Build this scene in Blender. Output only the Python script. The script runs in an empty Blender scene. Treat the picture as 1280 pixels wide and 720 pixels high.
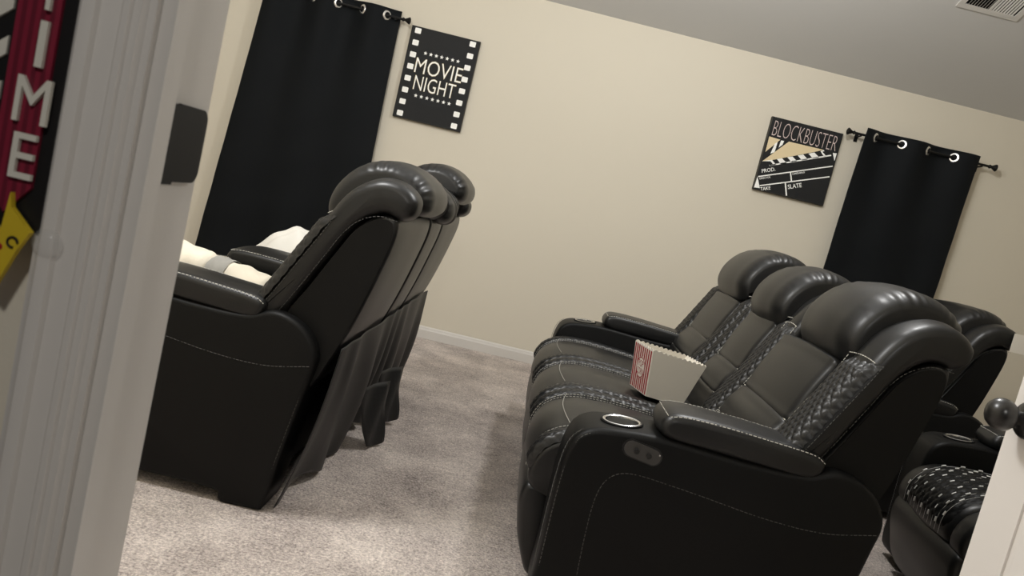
import bpy, math, random
from mathutils import Vector, Matrix
random.seed(7)
S = bpy.context.scene
COL = S.collection
PI = math.pi

# ------------------------------------------------------------------ camera
F_PX = 960.0
CAM_H = 1.073
yaw, pit, rol = (math.radians(v) for v in (1.762, 6.2, 13.747))
fw = Vector((math.sin(yaw) * math.cos(pit), math.cos(yaw) * math.cos(pit), -math.sin(pit)))
r0 = Vector((math.cos(yaw), -math.sin(yaw), 0)); u0 = r0.cross(fw)
rt = math.cos(rol) * r0 + math.sin(rol) * u0
up = -math.sin(rol) * r0 + math.cos(rol) * u0
cd = bpy.data.cameras.new('camera'); cam = bpy.data.objects.new('camera', cd); COL.objects.link(cam)
cam.matrix_world = Matrix(((rt.x, up.x, -fw.x, 0), (rt.y, up.y, -fw.y, 0), (rt.z, up.z, -fw.z, CAM_H), (0, 0, 0, 1)))
cd.sensor_width = 36; cd.lens = F_PX / 1280 * 36; cd.clip_start = .02
cd.dof.use_dof = True; cd.dof.focus_distance = 2.9; cd.dof.aperture_fstop = 13
S.camera = cam

# ------------------------------------------------------------------ light
w = bpy.data.worlds.new('world'); S.world = w; w.use_nodes = True
w.node_tree.nodes['Background'].inputs[0].default_value = (.9, .92, 1, 1)
w.node_tree.nodes['Background'].inputs[1].default_value = .03
def lamp(name, kind, loc, power, color, size=.1, rot=(0, 0, 0)):
    d = bpy.data.lights.new(name, kind); d.energy = power; d.color = color
    if kind == 'AREA': d.shape = 'DISK'; d.size = size
    else: d.shadow_soft_size = size
    o = bpy.data.objects.new(name, d); o.location = loc; o.rotation_euler = rot; COL.objects.link(o); return o
lamp('room_lamp', 'POINT', (1.0, 3.1, 2.72), 80, (1, .995, .985), .12)
lamp('room_lamp_front', 'POINT', (-1.0, 2.0, 2.5), 112, (1, .995, .985), .2)
lamp('hall_lamp', 'POINT', (.02, -.95, 2.25), 46, (1, .97, .92), .08)
S.view_settings.view_transform = 'Standard'; S.view_settings.look = 'None'
S.view_settings.gamma = 1; S.view_settings.use_curve_mapping = False
S.view_settings.exposure = 0

# ------------------------------------------------------------------ materials
def lin(r, g, b):
    f = lambda c: ((c / 255 + .055) / 1.055) ** 2.4 if c > 10 else c / 255 / 12.92
    return (f(r), f(g), f(b), 1)
def mat(name, col, rough=.5, spec=.5, metal=0, bump=None, vary=None, coat=0, sheen=0, alpha=None, trans=0):
    m = bpy.data.materials.new(name); m.use_nodes = True; nt = m.node_tree; b = nt.nodes['Principled BSDF']
    b.inputs['Base Color'].default_value = col; b.inputs['Roughness'].default_value = rough
    b.inputs['Specular IOR Level'].default_value = spec; b.inputs['Metallic'].default_value = metal
    b.inputs['Coat Weight'].default_value = coat; b.inputs['Coat Roughness'].default_value = .25
    b.inputs['Sheen Weight'].default_value = sheen; b.inputs['Transmission Weight'].default_value = trans
    tc = nt.nodes.new('ShaderNodeTexCoord')
    if bump:
        sc, st, dist = bump
        n = nt.nodes.new('ShaderNodeTexNoise'); n.inputs['Scale'].default_value = sc; n.inputs['Detail'].default_value = 4
        nt.links.new(tc.outputs['Object'], n.inputs['Vector'])
        bp = nt.nodes.new('ShaderNodeBump'); bp.inputs['Strength'].default_value = st; bp.inputs['Distance'].default_value = dist
        nt.links.new(n.outputs['Fac'], bp.inputs['Height']); nt.links.new(bp.outputs['Normal'], b.inputs['Normal'])
    if vary:
        sc, c2 = vary
        n = nt.nodes.new('ShaderNodeTexNoise'); n.inputs['Scale'].default_value = sc; n.inputs['Detail'].default_value = 3
        nt.links.new(tc.outputs['Object'], n.inputs['Vector'])
        mx = nt.nodes.new('ShaderNodeMix'); mx.data_type = 'RGBA'
        nt.links.new(n.outputs['Fac'], mx.inputs[0]); mx.inputs[6].default_value = col; mx.inputs[7].default_value = c2
        nt.links.new(mx.outputs[2], b.inputs['Base Color'])
    return m
M = {}
M['wall'] = mat('wall_paint', lin(214, 207, 191), .85, .25, bump=(220, .12, .002))
M['ceiling'] = mat('ceiling_paint', lin(200, 199, 196), .9, .2, bump=(160, .15, .002))
M['trim'] = mat('white_trim_paint', lin(212, 208, 202), .38, .45)
M['door'] = mat('white_door_paint', lin(236, 231, 225), .45, .4, bump=(300, .08, .001))
M['leather'] = mat('black_leather', (.0062, .0063, .0064, 1), 0.40, .42, bump=(420, .16, .0012), coat=.08, vary=(6, (.0095, .0095, .0093, 1)))
M['leather_side'] = mat('black_vinyl', (.0040, .0041, .0041, 1), .5, .20, bump=(500, .12, .001))  # darker, duller copy of the black leather; side shade put into its colour
M['cover_cloth'] = mat('thin_black_cover_cloth', (.011, .011, .011, 1), .5, .5, bump=(300, .2, .001))
M['stitch'] = mat('pale_thread', lin(200, 198, 188), .6, .3)
M['stitch_mid'] = mat('light_grey_thread', lin(160, 158, 150), .6, .3)
M['leather_gloss'] = mat('glossy_black_leather', (.0070, .0071, .0073, 1), .40, .5, bump=(420, .1, .0008))
M['stitch_dim'] = mat('grey_thread', lin(84, 83, 80), .6, .3)
M['silver_thread'] = mat('silver_thread', lin(235, 235, 232), .35, .6)
M['black_metal'] = mat('black_metal', (.004, .004, .004, 1), .55, .28)
M['knob'] = mat('dark_bronze', (.012, .011, .010, 1), .3, .6)
M['chrome'] = mat('chrome', (.88, .88, .87, 1), .24, .5, 1)
M['plastic'] = mat('grey_plastic', (.05, .048, .046, 1), .4, .5)
M['black_plastic'] = mat('black_plastic', (.008, .008, .008, 1), .35, .5)
M['curtain'] = mat('black_curtain_cloth', (.0055, .0068, .0082, 1), .75, .16, bump=(60, .12, .004))
M['white_cloth'] = mat('white_cloth', lin(226, 223, 215), .9, .2, sheen=.2, bump=(130, .3, .003))
M['cream_cloth'] = mat('cream_cloth', lin(226, 218, 200), .9, .2, sheen=.2, bump=(130, .35, .003))
M['grey_cloth'] = mat('grey_cloth', lin(150, 148, 142), .9, .2)
M['paper'] = mat('white_card', lin(226, 220, 208), .7, .3)
M['paper_red'] = mat('red_print', lin(150, 16, 32), .7, .3)
M['canvas'] = mat('black_canvas', lin(26, 27, 28), .7, .35, bump=(900, .1, .0005))
M['canvas_edge'] = mat('grey_canvas_edge', lin(70, 68, 62), .8, .2)
M['ring_print'] = mat('charcoal_print', lin(36, 37, 38), .75, .3)
M['print_white'] = mat('white_print', lin(250, 250, 246), .7, .2)
M['print_cream'] = mat('cream_print', lin(226, 208, 170), .7, .2)
M['print_gold'] = mat('gold_print', lin(222, 205, 166), .7, .2)
M['print_pink'] = mat('pale_pink_print', lin(214, 196, 192), .7, .2)
M['sign_red'] = mat('red_sign_paint', lin(126, 27, 50), .5, .4)
M['sign_red_dark'] = mat('dark_red_sign_paint', lin(98, 18, 38), .5, .4)
M['sign_black'] = mat('black_sign_paint', lin(18, 17, 17), .5, .4)
M['sign_white'] = mat('white_sign_paint', lin(215, 212, 200), .5, .4)
M['sign_yellow'] = mat('yellow_sign_paint', lin(205, 178, 40), .5, .4)
M['vent'] = mat('vent_white_enamel', lin(205, 202, 196), .4, .4)
M['dark'] = mat('vent_dark_duct', (.01, .01, .01, 1), .9, .1)  # near-black colour standing for shade inside the vent and the cup wells
cp = bpy.data.materials.new('clear_plastic'); cp.use_nodes = True; b = cp.node_tree.nodes['Principled BSDF']
b.inputs['Alpha'].default_value = .16; b.inputs['Roughness'].default_value = .08; b.inputs['Base Color'].default_value = (.7, .7, .68, 1)
M['clear'] = cp
# carpet: grey-taupe tufted pile, mottled
m = bpy.data.materials.new('grey_carpet'); m.use_nodes = True; nt = m.node_tree; b = nt.nodes['Principled BSDF']
b.inputs['Roughness'].default_value = 1; b.inputs['Specular IOR Level'].default_value = .1; b.inputs['Sheen Weight'].default_value = .15
tc = nt.nodes.new('ShaderNodeTexCoord')
def noise(sc, det, rough=.5):
    n = nt.nodes.new('ShaderNodeTexNoise'); n.inputs['Scale'].default_value = sc; n.inputs['Detail'].default_value = det
    n.inputs['Roughness'].default_value = rough; nt.links.new(tc.outputs['Object'], n.inputs['Vector']); return n
n1 = noise(3.2, 5, .62); n2 = noise(120, 2, .7); n3 = noise(45, 2, .6)
def mth(op, a, bb):
    x = nt.nodes.new('ShaderNodeMath'); x.operation = op
    for i, v in enumerate((a, bb)):
        if isinstance(v, (int, float)): x.inputs[i].default_value = v
        else: nt.links.new(v, x.inputs[i])
    return x.outputs[0]
mixv = mth('ADD', mth('ADD', mth('MULTIPLY', n1.outputs['Fac'], 1.0), mth('MULTIPLY', n2.outputs['Fac'], 1.25)), mth('MULTIPLY', n3.outputs['Fac'], .5))
cr = nt.nodes.new('ShaderNodeValToRGB'); e = cr.color_ramp.elements
e[0].position = .36; e[0].color = lin(116, 106, 102); e[1].position = .64; e[1].color = lin(248, 236, 226)
x = e.new(.5); x.color = lin(196, 184, 177)
nt.links.new(mth('MULTIPLY', mixv, .364), cr.inputs[0]); nt.links.new(cr.outputs[0], b.inputs['Base Color'])
bp = nt.nodes.new('ShaderNodeBump'); bp.inputs['Strength'].default_value = .9; bp.inputs['Distance'].default_value = .012
nt.links.new(mth('ADD', n2.outputs['Fac'], mth('MULTIPLY', n1.outputs['Fac'], .8)), bp.inputs['Height']); nt.links.new(bp.outputs['Normal'], b.inputs['Normal'])
M['carpet'] = m

# ------------------------------------------------------------------ mesh helpers
class MB:
    def __init__(s): s.v = []; s.f = []; s.m = []
    def add(s, vs, fs, mi=0):
        o = len(s.v); s.v += [tuple(p) for p in vs]
        for f in fs: s.f.append(tuple(i + o for i in f)); s.m.append(mi)
    def box(s, a, b, mi=0):
        x0, y0, z0 = a; x1, y1, z1 = b
        s.add([(x0,y0,z0),(x1,y0,z0),(x1,y1,z0),(x0,y1,z0),(x0,y0,z1),(x1,y0,z1),(x1,y1,z1),(x0,y1,z1)],
              [(0,3,2,1),(4,5,6,7),(0,1,5,4),(1,2,6,5),(2,3,7,6),(3,0,4,7)], mi)
    def prism(s, poly, d, mi=0):
        """poly: 3-D points in a plane, extruded by vector d"""
        n = len(poly); d = Vector(d); p = [Vector(q) for q in poly]
        s.add(p + [q + d for q in p], [tuple(range(n)), tuple(range(2*n-1, n-1, -1))] + [(i, i+n, (i+1) % n + n, (i+1) % n) for i in range(n)], mi)
    def tube(s, pts, r, n=8, mi=0, closed=False):
        pts = [Vector(p) for p in pts]; N = len(pts); vs = []; rr = r if isinstance(r, (list, tuple)) else [r]*N
        ref = None
        for i, p in enumerate(pts):
            t = (pts[(i+1) % N] - pts[i-1]) if closed else (pts[min(i+1, N-1)] - pts[max(i-1, 0)])
            t.normalize()
            if ref is None: ref = Vector((0, 0, 1)) if abs(t.z) < .8 else Vector((1, 0, 0))
            a = (ref - t * ref.dot(t)).normalized(); ref = a; bb = t.cross(a)
            vs += [p + rr[i] * (math.cos(2*PI*k/n) * a + math.sin(2*PI*k/n) * bb) for k in range(n)]
        fs = []
        for i in range(N if closed else N-1):
            j = (i+1) % N
            fs += [(i*n+k, i*n+(k+1) % n, j*n+(k+1) % n, j*n+k) for k in range(n)]
        if not closed: fs += [tuple(range(n-1, -1, -1)), tuple((N-1)*n+k for k in range(n))]
        s.add(vs, fs, mi)
    def lathe(s, prof, origin, axis, n=24, mi=0, cap=True):
        """prof: list of (radius, distance along axis)"""
        ax = Vector(axis).normalized(); ref = Vector((0,0,1)) if abs(ax.z) < .8 else Vector((1,0,0))
        a = (ref - ax*ref.dot(ax)).normalized(); bb = ax.cross(a); o = Vector(origin); vs = []
        for r, h in prof: vs += [o + ax*h + max(r, 1e-5)*(math.cos(2*PI*k/n)*a + math.sin(2*PI*k/n)*bb) for k in range(n)]
        fs = [(i*n+k, i*n+(k+1) % n, (i+1)*n+(k+1) % n, (i+1)*n+k) for i in range(len(prof)-1) for k in range(n)]
        if cap: fs += [tuple(range(n-1, -1, -1)), tuple((len(prof)-1)*n+k for k in range(n))]
        s.add(vs, fs, mi)
    def grid(s, rows, mi=0):
        n = len(rows[0]); s.add([p for r in rows for p in r], [(i*n+k, i*n+k+1, (i+1)*n+k+1, (i+1)*n+k) for i in range(len(rows)-1) for k in range(n-1)], mi)
    def build(s, name, mats, parent=None, smooth=40, mods=()):
        me = bpy.data.meshes.new(name); me.from_pydata(s.v, [], s.f); me.validate()
        if not isinstance(mats, (list, tuple)): mats = [mats]
        for q in mats: me.materials.append(M[q])
        if len(s.m) == len(me.polygons): me.polygons.foreach_set('material_index', s.m)
        import bmesh
        bm = bmesh.new(); bm.from_mesh(me); bmesh.ops.recalc_face_normals(bm, faces=bm.faces); bm.to_mesh(me); bm.free()
        if smooth:
            me.shade_smooth(); me.set_sharp_from_angle(angle=math.radians(smooth))
        o = bpy.data.objects.new(name, me); COL.objects.link(o)
        if parent: o.parent = parent
        for kind, kw in mods:
            md = o.modifiers.new(kind.lower(), kind)
            for k, v in kw.items(): setattr(md, k, v)
        return o
def tag(o, label=None, cat=None, group=None, kind=None):
    if label: o['label'] = label
    if cat: o['category'] = cat
    if group: o['group'] = group
    if kind: o['kind'] = kind
    return o
def empty(name, loc, rz, label, cat, group=None):
    o = bpy.data.objects.new(name, None); COL.objects.link(o); o.location = loc; o.rotation_euler = (0, 0, rz); o.empty_display_size = .1
    return tag(o, label, cat, group)

def catmull(pts, closed, per=10):
    P = [Vector(p) for p in pts]; n = len(P); out = []
    for i in range(n if closed else n-1):
        if closed: p0, p1, p2, p3 = P[i-1], P[i], P[(i+1) % n], P[(i+2) % n]
        else: p0, p1, p2, p3 = P[max(i-1, 0)], P[i], P[i+1], P[min(i+2, n-1)]
        # centripetal-like tangents keep corners tame
        d1 = (p2-p1).length; d0 = max((p1-p0).length, 1e-6); d2 = max((p3-p2).length, 1e-6)
        m1 = (p2-p0) * (d1/(d0+d1)) if p0 != p1 else (p2-p1); m2 = (p3-p1) * (d1/(d1+d2)) if p3 != p2 else (p2-p1)
        for k in range(per):
            t = k/per; t2 = t*t; t3 = t2*t
            out.append((2*t3-3*t2+1)*p1 + (t3-2*t2+t)*m1 + (-2*t3+3*t2)*p2 + (t3-t2)*m2)
    if not closed: out.append(P[-1])
    return out
def resample(P, n, closed):
    Q = P + [P[0]] if closed else P
    L = [0]
    for a, b in zip(Q, Q[1:]): L.append(L[-1] + (b-a).length)
    T = L[-1]; out = []; j = 0
    for k in range(n):
        s = T*k/(n if closed else n-1)
        while j < len(L)-2 and L[j+1] < s: j += 1
        d = L[j+1]-L[j]; t = (s-L[j])/d if d > 1e-9 else 0
        out.append(Q[j].lerp(Q[j+1], min(max(t, 0), 1)))
    return out, T
def normals2(P, closed, sign=1):
    n = len(P); N = []
    for i in range(n):
        t = (P[(i+1) % n]-P[i-1]) if closed else (P[min(i+1, n-1)]-P[max(i-1, 0)])
        t = Vector((t.x, t.y)).normalized(); N.append(Vector((t.y, -t.x))*sign)
    return N
def area2(P): return sum(P[i-1].x*P[i].y-P[i].x*P[i-1].y for i in range(len(P)))/2
def puff(mb, prof, w0, w1, ri, rw, n=64, seg=5, mids=3, bulge=0, pleat=None, smooth=True, mi=0, wob=0):
    """closed (a,z) outline extruded along w with rounded, upholstered ends"""
    P = [Vector(p) for p in prof]
    P = catmull(P, True, 8) if smooth else P
    P, T = resample(P, n, True)
    if area2(P) < 0: P.reverse()
    N = normals2(P, True)          # outward for ccw
    # smooth normals so insets of tight corners stay tidy
    for _ in range(3): N = [((N[i-1]+N[i]*2+N[(i+1) % n])/4).normalized() for i in range(n)]
    lv = []
    for k in range(seg+1):
        th = PI/2*k/seg; lv.append((w0+rw*(1-math.cos(th)), ri*(1-math.sin(th)), th))
    for k in range(1, mids+1):
        t = k/(mids+1); lv.append((w0+rw+(w1-w0-2*rw)*t, -bulge*math.sin(PI*t), PI/2))
    for k in range(seg, -1, -1):
        th = PI/2*k/seg; lv.append((w1 - rw*(1-math.cos(th)), ri*(1-math.sin(th)), th))
    rows = []
    for (ww, ins, th) in lv:
        row = []
        for i in range(n):
            d = -ins
            if pleat:
                amp, cyc, mask = pleat; s = i/n
                d += amp*math.sin(2*PI*cyc*s + 2.2*math.sin(7*s*PI)+ww)*(.55+.45*math.sin(31*s))*max(0, math.sin(th*2))*min(1, max(0, mask(P[i].x, P[i].y)))
            if wob: d += wob*math.sin(7*P[i].x*9+ww*23)*math.cos(P[i].y*31+ww*17)
            q = P[i] + N[i]*d; row.append((q.x, ww, q.y))
        rows.append(row)
    vs = [p for r in rows for p in r]; R = len(rows)
    fs = [(i*n+k, i*n+(k+1) % n, (i+1)*n+(k+1) % n, (i+1)*n+k) for i in range(R-1) for k in range(n)]
    fs += [tuple(range(n-1, -1, -1)), tuple((R-1)*n+k for k in range(n))]
    mb.add(vs, fs, mi)
def ribbon(mb, path, w0, w1, bulge=.012, nu=120, nv=14, cell=None, depth=.006, sign=1, mi=0, lift=0):
    """padded strip following an open (a,z) path; cell = (along, across) lattice for diamond quilting"""
    P, T = resample(catmull(path, False, 12), nu, False); N = normals2(P, False, sign); rows = []
    for i, p in enumerate(P):
        s = T*i/(nu-1); e0 = min(1, min(s, T-s)/.045); row = []
        for j in range(nv+1):
            v = j/nv; c = max(0, 1-abs(2*v-1)**5)
            d = lift + bulge*c*math.sqrt(max(e0, 0)) - .012*(1-c) - .012*(1-e0)
            if cell:
                q = s/cell[0]; r = (v-.5)*(w1-w0)/cell[1]
                d += depth*(abs(math.sin(PI*(q+r)))*abs(math.sin(PI*(q-r))))**.36 - depth
            x = p+N[i]*d; row.append((x.x, w0+(w1-w0)*v, x.y))
        rows.append(row)
    mb.grid(rows, mi)
def dashes(mb, pts, on=.007, gap=.0045, r=.0011, mi=0):
    P, T = resample([Vector(p) for p in pts], max(2, int(sum((Vector(b)-Vector(a)).length for a, b in zip(pts, pts[1:]))/.004)), False)
    step = T/(len(P)-1); k = 0; cyc = on+gap
    while k*cyc < T:
        i = int(k*cyc/step); j = min(len(P)-1, int((k*cyc+on)/step))
        if j > i: mb.tube([P[i], P[j]], r, 4, mi)
        k += 1
def path3(path, w, off=0, sign=1, n=60):
    P, _ = resample(catmull(path, False, 10), n, False); N = normals2(P, False, sign)
    return [(p.x+q.x*off, w, p.y+q.y*off) for p, q in zip(P, N)]
def text_mesh(mb, txt, o, xd, yd, width=None, height=None, mi=0, offset=0, align='C', depth=0):
    """flat lettering: o = centre (or left-bottom when align L), xd / yd unit directions"""
    c = bpy.data.curves.new('t', 'FONT'); c.body = txt; c.size = 1; c.offset = offset; c.resolution_u = 3; c.extrude = 1 if depth else 0
    t = bpy.data.objects.new('t', c); COL.objects.link(t); bpy.context.view_layer.update()
    dg = bpy.context.evaluated_depsgraph_get(); me = t.evaluated_get(dg).to_mesh()
    V = [v.co.copy() for v in me.vertices]; Fs = [tuple(p.vertices) for p in me.polygons]
    x0 = min(v.x for v in V); x1 = max(v.x for v in V); y0 = min(v.y for v in V); y1 = max(v.y for v in V)
    sy = height/(y1-y0); sx = width/(x1-x0) if width else sy
    o = Vector(o); xd = Vector(xd); yd = Vector(yd); zd = xd.cross(yd); out = []
    for v in V:
        a = (v.x-x0)*sx; bq = (v.y-y0)*sy
        if align == 'C': a -= (x1-x0)*sx/2; bq -= (y1-y0)*sy/2
        out.append(o + xd*a + yd*bq + zd*(v.z*depth))
    mb.add(out, Fs, mi)
    bpy.data.objects.remove(t); bpy.data.curves.remove(c)

# ------------------------------------------------------------------ setting
D = 5.35; ZW = 2.437; SL = math.tan(math.radians(27)); YR = 3.3; ZR = ZW + (D-YR)*SL
XL, XR = -3.0, 4.1; YH0, YH1 = .547, .65      # hall side / room side of the doorway wall
def struct(name, mb, m, smooth=0): return tag(mb.build(name, m, None, smooth), kind='structure')
q = MB(); q.box((XL-.1, -2.2, -.1), (XR+.1, D+.1, 0)); struct('floor', q, 'carpet')
q = MB(); q.box((XL-.1, D, 0), (XR+.1, D+.1, ZW+.05)); struct('wall_back', q, 'wall')
for nm, x0, x1 in (('wall_left', XL-.1, XL), ('wall_right', XR, XR+.1)):
    q = MB(); q.prism([(x0, YH1, 0), (x0, D, 0), (x0, D, ZW), (x0, YR, ZR), (x0, YH1, ZR)], (x1-x0, 0, 0)); struct(nm, q, 'wall')
q = MB()
q.prism([(XL-.1, D+.1, ZW-.05), (XL-.1, YR, ZR), (XL-.1, YH0, ZR), (XL-.1, YH0, ZR+.1), (XL-.1, YR, ZR+.1), (XL-.1, D+.1, ZW+.06)], (XR-XL+.2, 0, 0))
struct('ceiling', q, 'ceiling')
JX0, JX1 = -.264, .945                          # clear opening between the jambs
q = MB(); q.box((XL-.1, YH0, 0), (JX0-.02, YH1, ZR)); q.box((JX1+.02, YH0, 0), (XR+.1, YH1, ZR)); q.box((JX0-.02, YH0, 2.07), (JX1+.02, YH1, ZR)); struct('wall_front', q, 'wall')
def baseboard(name, p0, p1, nrm):
    """moulded skirting run from p0 to p1, standing out along nrm"""
    prof = [(0, 0), (.014, 0), (.014, .058), (.011, .066), (.009, .076), (.004, .082), (0, .084)]
    q = MB(); p0 = Vector(p0); d = Vector(p1)-p0; nr = Vector(nrm)
    q.prism([p0 + nr*a + Vector((0, 0, z)) for a, z in prof], d); struct(name, q, 'trim')
baseboard('baseboard_back', (XL, D, 0), (XR, D, 0), (0, -1, 0))
baseboard('baseboard_right', (XR, YH1, 0), (XR, D, 0), (-1, 0, 0))
baseboard('baseboard_left', (XL, YH1, 0), (XL, D, 0), (1, 0, 0))
# door lining: jambs, stop, casing
q = MB()
for x, sg in ((JX0, 1), (JX1, -1)):
    q.box((min(x, x-.02*sg), YH0-.004, 0), (max(x, x-.02*sg), YH1+.012, 2.05))
    q.box((min(x, x+.010*sg), .551, 0), (max(x, x+.010*sg), .576, 2.05))
q.box((JX0-.02, YH0-.004, 2.05), (JX1+.02, YH1+.012, 2.07)); q.box((JX0, .552, 2.042), (JX1, .576, 2.05))
struct('trim_1', q, 'trim')
cas = [(.000, 0), (.000, .004), (.003, .0085), (.008, .0085), (.0095, .0115), (.0135, .0120), (.015, .0105), (.027, .0135), (.029, .0175), (.033, .0185), (.037, .0185), (.039, .0165), (.0425, .0155), (.0435, .013), (.0435, 0)]  # (distance from opening, proud of wall)
def casing(name, yf, sy):
    q = MB()
    for x, sg in ((JX0-.005, -1), (JX1+.005, 1)):
        q.prism([(x+sg*a, yf+sy*h, 0) for a, h in cas], (0, 0, 2.106))
    q.prism([(JX0-.056, yf+sy*h, 2.055+a) for a, h in cas], (JX1-JX0+.112, 0, 0)); struct(name, q, 'trim', 30)
casing('trim_2', YH0, -1); casing('trim_3', YH1, 1)
# strike plate on the left jamb
sp = MB(); y0, y1, z0, z1 = .585, .658, 1.025, 1.086
def rrect(y0, y1, z0, z1, r, left_r, n=6):
    pts = []
    for cx, cz, a0, rr in ((y1-r, z0+r, -90, r), (y1-r, z1-r, 0, r), (y0+left_r, z1-left_r, 90, left_r), (y0+left_r, z0+left_r, 180, left_r)):
        for k in range(n+1):
            a = math.radians(a0+90*k/n); pts.append((cx+rr*math.cos(a), cz+rr*math.sin(a)))
    return pts
pl = rrect(y0+.018, y1, z0, z1, .011, .001)
sp.prism([(JX0, y, z) for y, z in pl], (.0028, 0, 0))
sp.prism([(JX0, y, z) for y, z in rrect(y0, y0+.0185, z0-.0015, z1-.001, .001, .001)], (.006, 0, 0))
o = sp.build('strike_plate', 'black_metal', None, 30); tag(o, 'small black metal plate with rounded corners on the white door jamb', 'door hardware')
# open panelled door at right with its knob (hinged at the right jamb, swung into the room)
DT = .035; DX = .95; DY0, DY1 = .665, 1.318; DH = 2.03
dr = MB()
dr.box((DX+.004, DY0, .012), (DX+DT-.004, DY1, DH))
def rail(y0, y1, z0, z1):
    for x0, x1 in ((DX, DX+.0045), (DX+DT-.0045, DX+DT)): dr.box((x0, y0, z0), (x1, y1, z1))
st = .092
rail(DY0, DY0+st, .012, DH); rail(DY1-st, DY1, .012, DH); ym = (DY0+DY1)/2; rail(ym-.04, ym+.04, .012, DH)
panels = ((.012, .24), (.815, .99), (1.62, 1.72), (1.92, DH))
for a, b2 in panels: rail(DY0+st, ym-.04, a, b2); rail(ym+.04, DY1-st, a, b2)
for a, b2 in ((.24, .815), (.99, 1.62), (1.72, 1.92)):
    for y0_, y1_ in ((DY0+st, ym-.04), (ym+.04, DY1-st)):
        for x0, x1 in ((DX, DX+.004), (DX+DT-.004, DX+DT)):
            i = .03; xx = x0+.0012 if x0 == DX else x1-.0012
            xb = DX+.0042 if x0 == DX else DX+DT-.0042
            dr.add([(xb, y0_+.012, a+.012), (xb, y1_-.012, a+.012), (xb, y1_-.012, b2-.012), (xb, y0_+.012, b2-.012),
                    (xx, y0_+i, a+i), (xx, y1_-i, a+i), (xx, y1_-i, b2-i), (xx, y0_+i, b2-i)],
                   [(4, 5, 6, 7), (0, 1, 5, 4), (1, 2, 6, 5), (2, 3, 7, 6), (3, 0, 4, 7)])
door = dr.build('door_1', 'door', None, 25); tag(door, kind='structure')
KY, KZ = DY1-.045, .921
for sx, x in ((-1, DX), (1, DX+DT)):
    k = MB()
    k.lathe([(.033, 0), (.033, .004), (.030, .008), (.020, .011), (.012, .014), (.011, .024), (.013, .028), (.021, .032), (.0265, .040), (.028, .049), (.0265, .058), (.021, .066), (.012, .0715), (.003, .073)], (x, KY, KZ), (sx, 0, 0), 32)
    k.build('door_knob', 'knob', door)
lp = MB(); lp.box((DX+.006, DY1, KZ-.028), (DX+DT-.006, DY1+.0015, KZ+.028)); lp.box((DX+.012, DY1, KZ-.008), (DX+.023, DY1+.010, KZ+.008)); lp.build('latch', 'black_metal', door)

# ------------------------------------------------------------------ seating
FRONT = [(-.215, .50), (-.129, .646), (-.058, .782), (-.007, .882), (.024, .949)]
WING = FRONT + [(.056, .997), (.103, 1.034), (.15, 1.051), (.207, 1.046), (.252, 1.012), (.250, .968), (.215, .945), (.165, .952), (.12, .928), (.085, .885), (.05, .82), (-.01, .70), (-.07, .575), (-.12, .49)]
WTOP = FRONT + [(.056, .997), (.103, 1.034), (.15, 1.051), (.207, 1.046), (.252, 1.012)]
SHELL = [(-.10, .42), (-.08, .55), (.0, .71), (.06, .83), (.10, .90), (.16, .945), (.205, .945), (.214, .90), (.196, .80), (.150, .62), (.105, .49), (.05, .38), (-.04, .36)]
LUMB = [(-.195, .46), (-.168, .585), (-.108, .690), (-.064, .785), (-.022, .89)]
HEAD = [(-.022, .868), (-.048, .925), (-.040, .985), (-.008, 1.04), (.035, 1.08), (.085, 1.103), (.14, 1.110), (.20, 1.098), (.248, 1.068), (.274, 1.03), (.272, .985), (.245, .962), (.19, .962), (.13, .952), (.085, .925), (.045, .888), (.010, .86)]
ARM = [(-.735, .03), (-.763, .06), (-.765, .20), (-.766, .45), (-.750, .525), (-.718, .556), (-.67, .569), (-.53, .580), (-.30, .572), (-.15, .578), (-.085, .603), (-.035, .600), (.02, .576), (.058, .535), (.074, .49), (.066, .43), (.03, .20), (.003, .004), (-.02, 0), (-.13, 0), (-.135, .028), (-.45, .03)]
PAD = [(-.535, .588), (-.542, .612), (-.526, .640), (-.49, .649), (-.39, .650), (-.25, .643), (-.14, .634), (-.108, .618), (-.112, .580), (-.14, .560), (-.25, .563), (-.40, .570), (-.50, .574)]
SEAT = [(-.10, .44), (-.25, .472), (-.45, .487), (-.62, .493), (-.735, .480), (-.805, .44), (-.835, .385), (-.835, .33), (-.805, .295), (-.6, .275), (-.3, .26), (-.1, .28)]
STOP = [(-.22, .466), (-.45, .487), (-.62, .493), (-.735, .480), (-.805, .44), (-.835, .385), (-.836, .33)]
FOOT = [(-.825, .31), (-.838, .25), (-.815, .14), (-.775, .05), (-.745, .035), (-.715, .06), (-.73, .2), (-.765, .30)]
SIDE_SEAM = [(-.648, .06), (-.655, .168), (-.661, .286), (-.660, .384), (-.646, .435), (-.618, .462), (-.573, .471), (-.477, .465), (-.40, .458), (-.218, .440), (-.071, .441), (.062, .470)]
ARM_TOP = [(-.752, .10), (-.757, .20), (-.757, .44), (-.742, .520), (-.715, .547), (-.67, .559), (-.55, .570)]
ARM_REAR = [(-.10, .588), (-.035, .589), (.012, .568), (.048, .53), (.064, .488), (.056, .43), (.022, .20), (-.004, .02)]
def shift(P, da, dz): return [(a+da, z+dz) for a, z in P]
def line_on(P, ws, off):      # closed-profile point p swept along w
    return [(P[0]+off[0], ww, P[1]+off[1]) for ww in ws]

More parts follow.
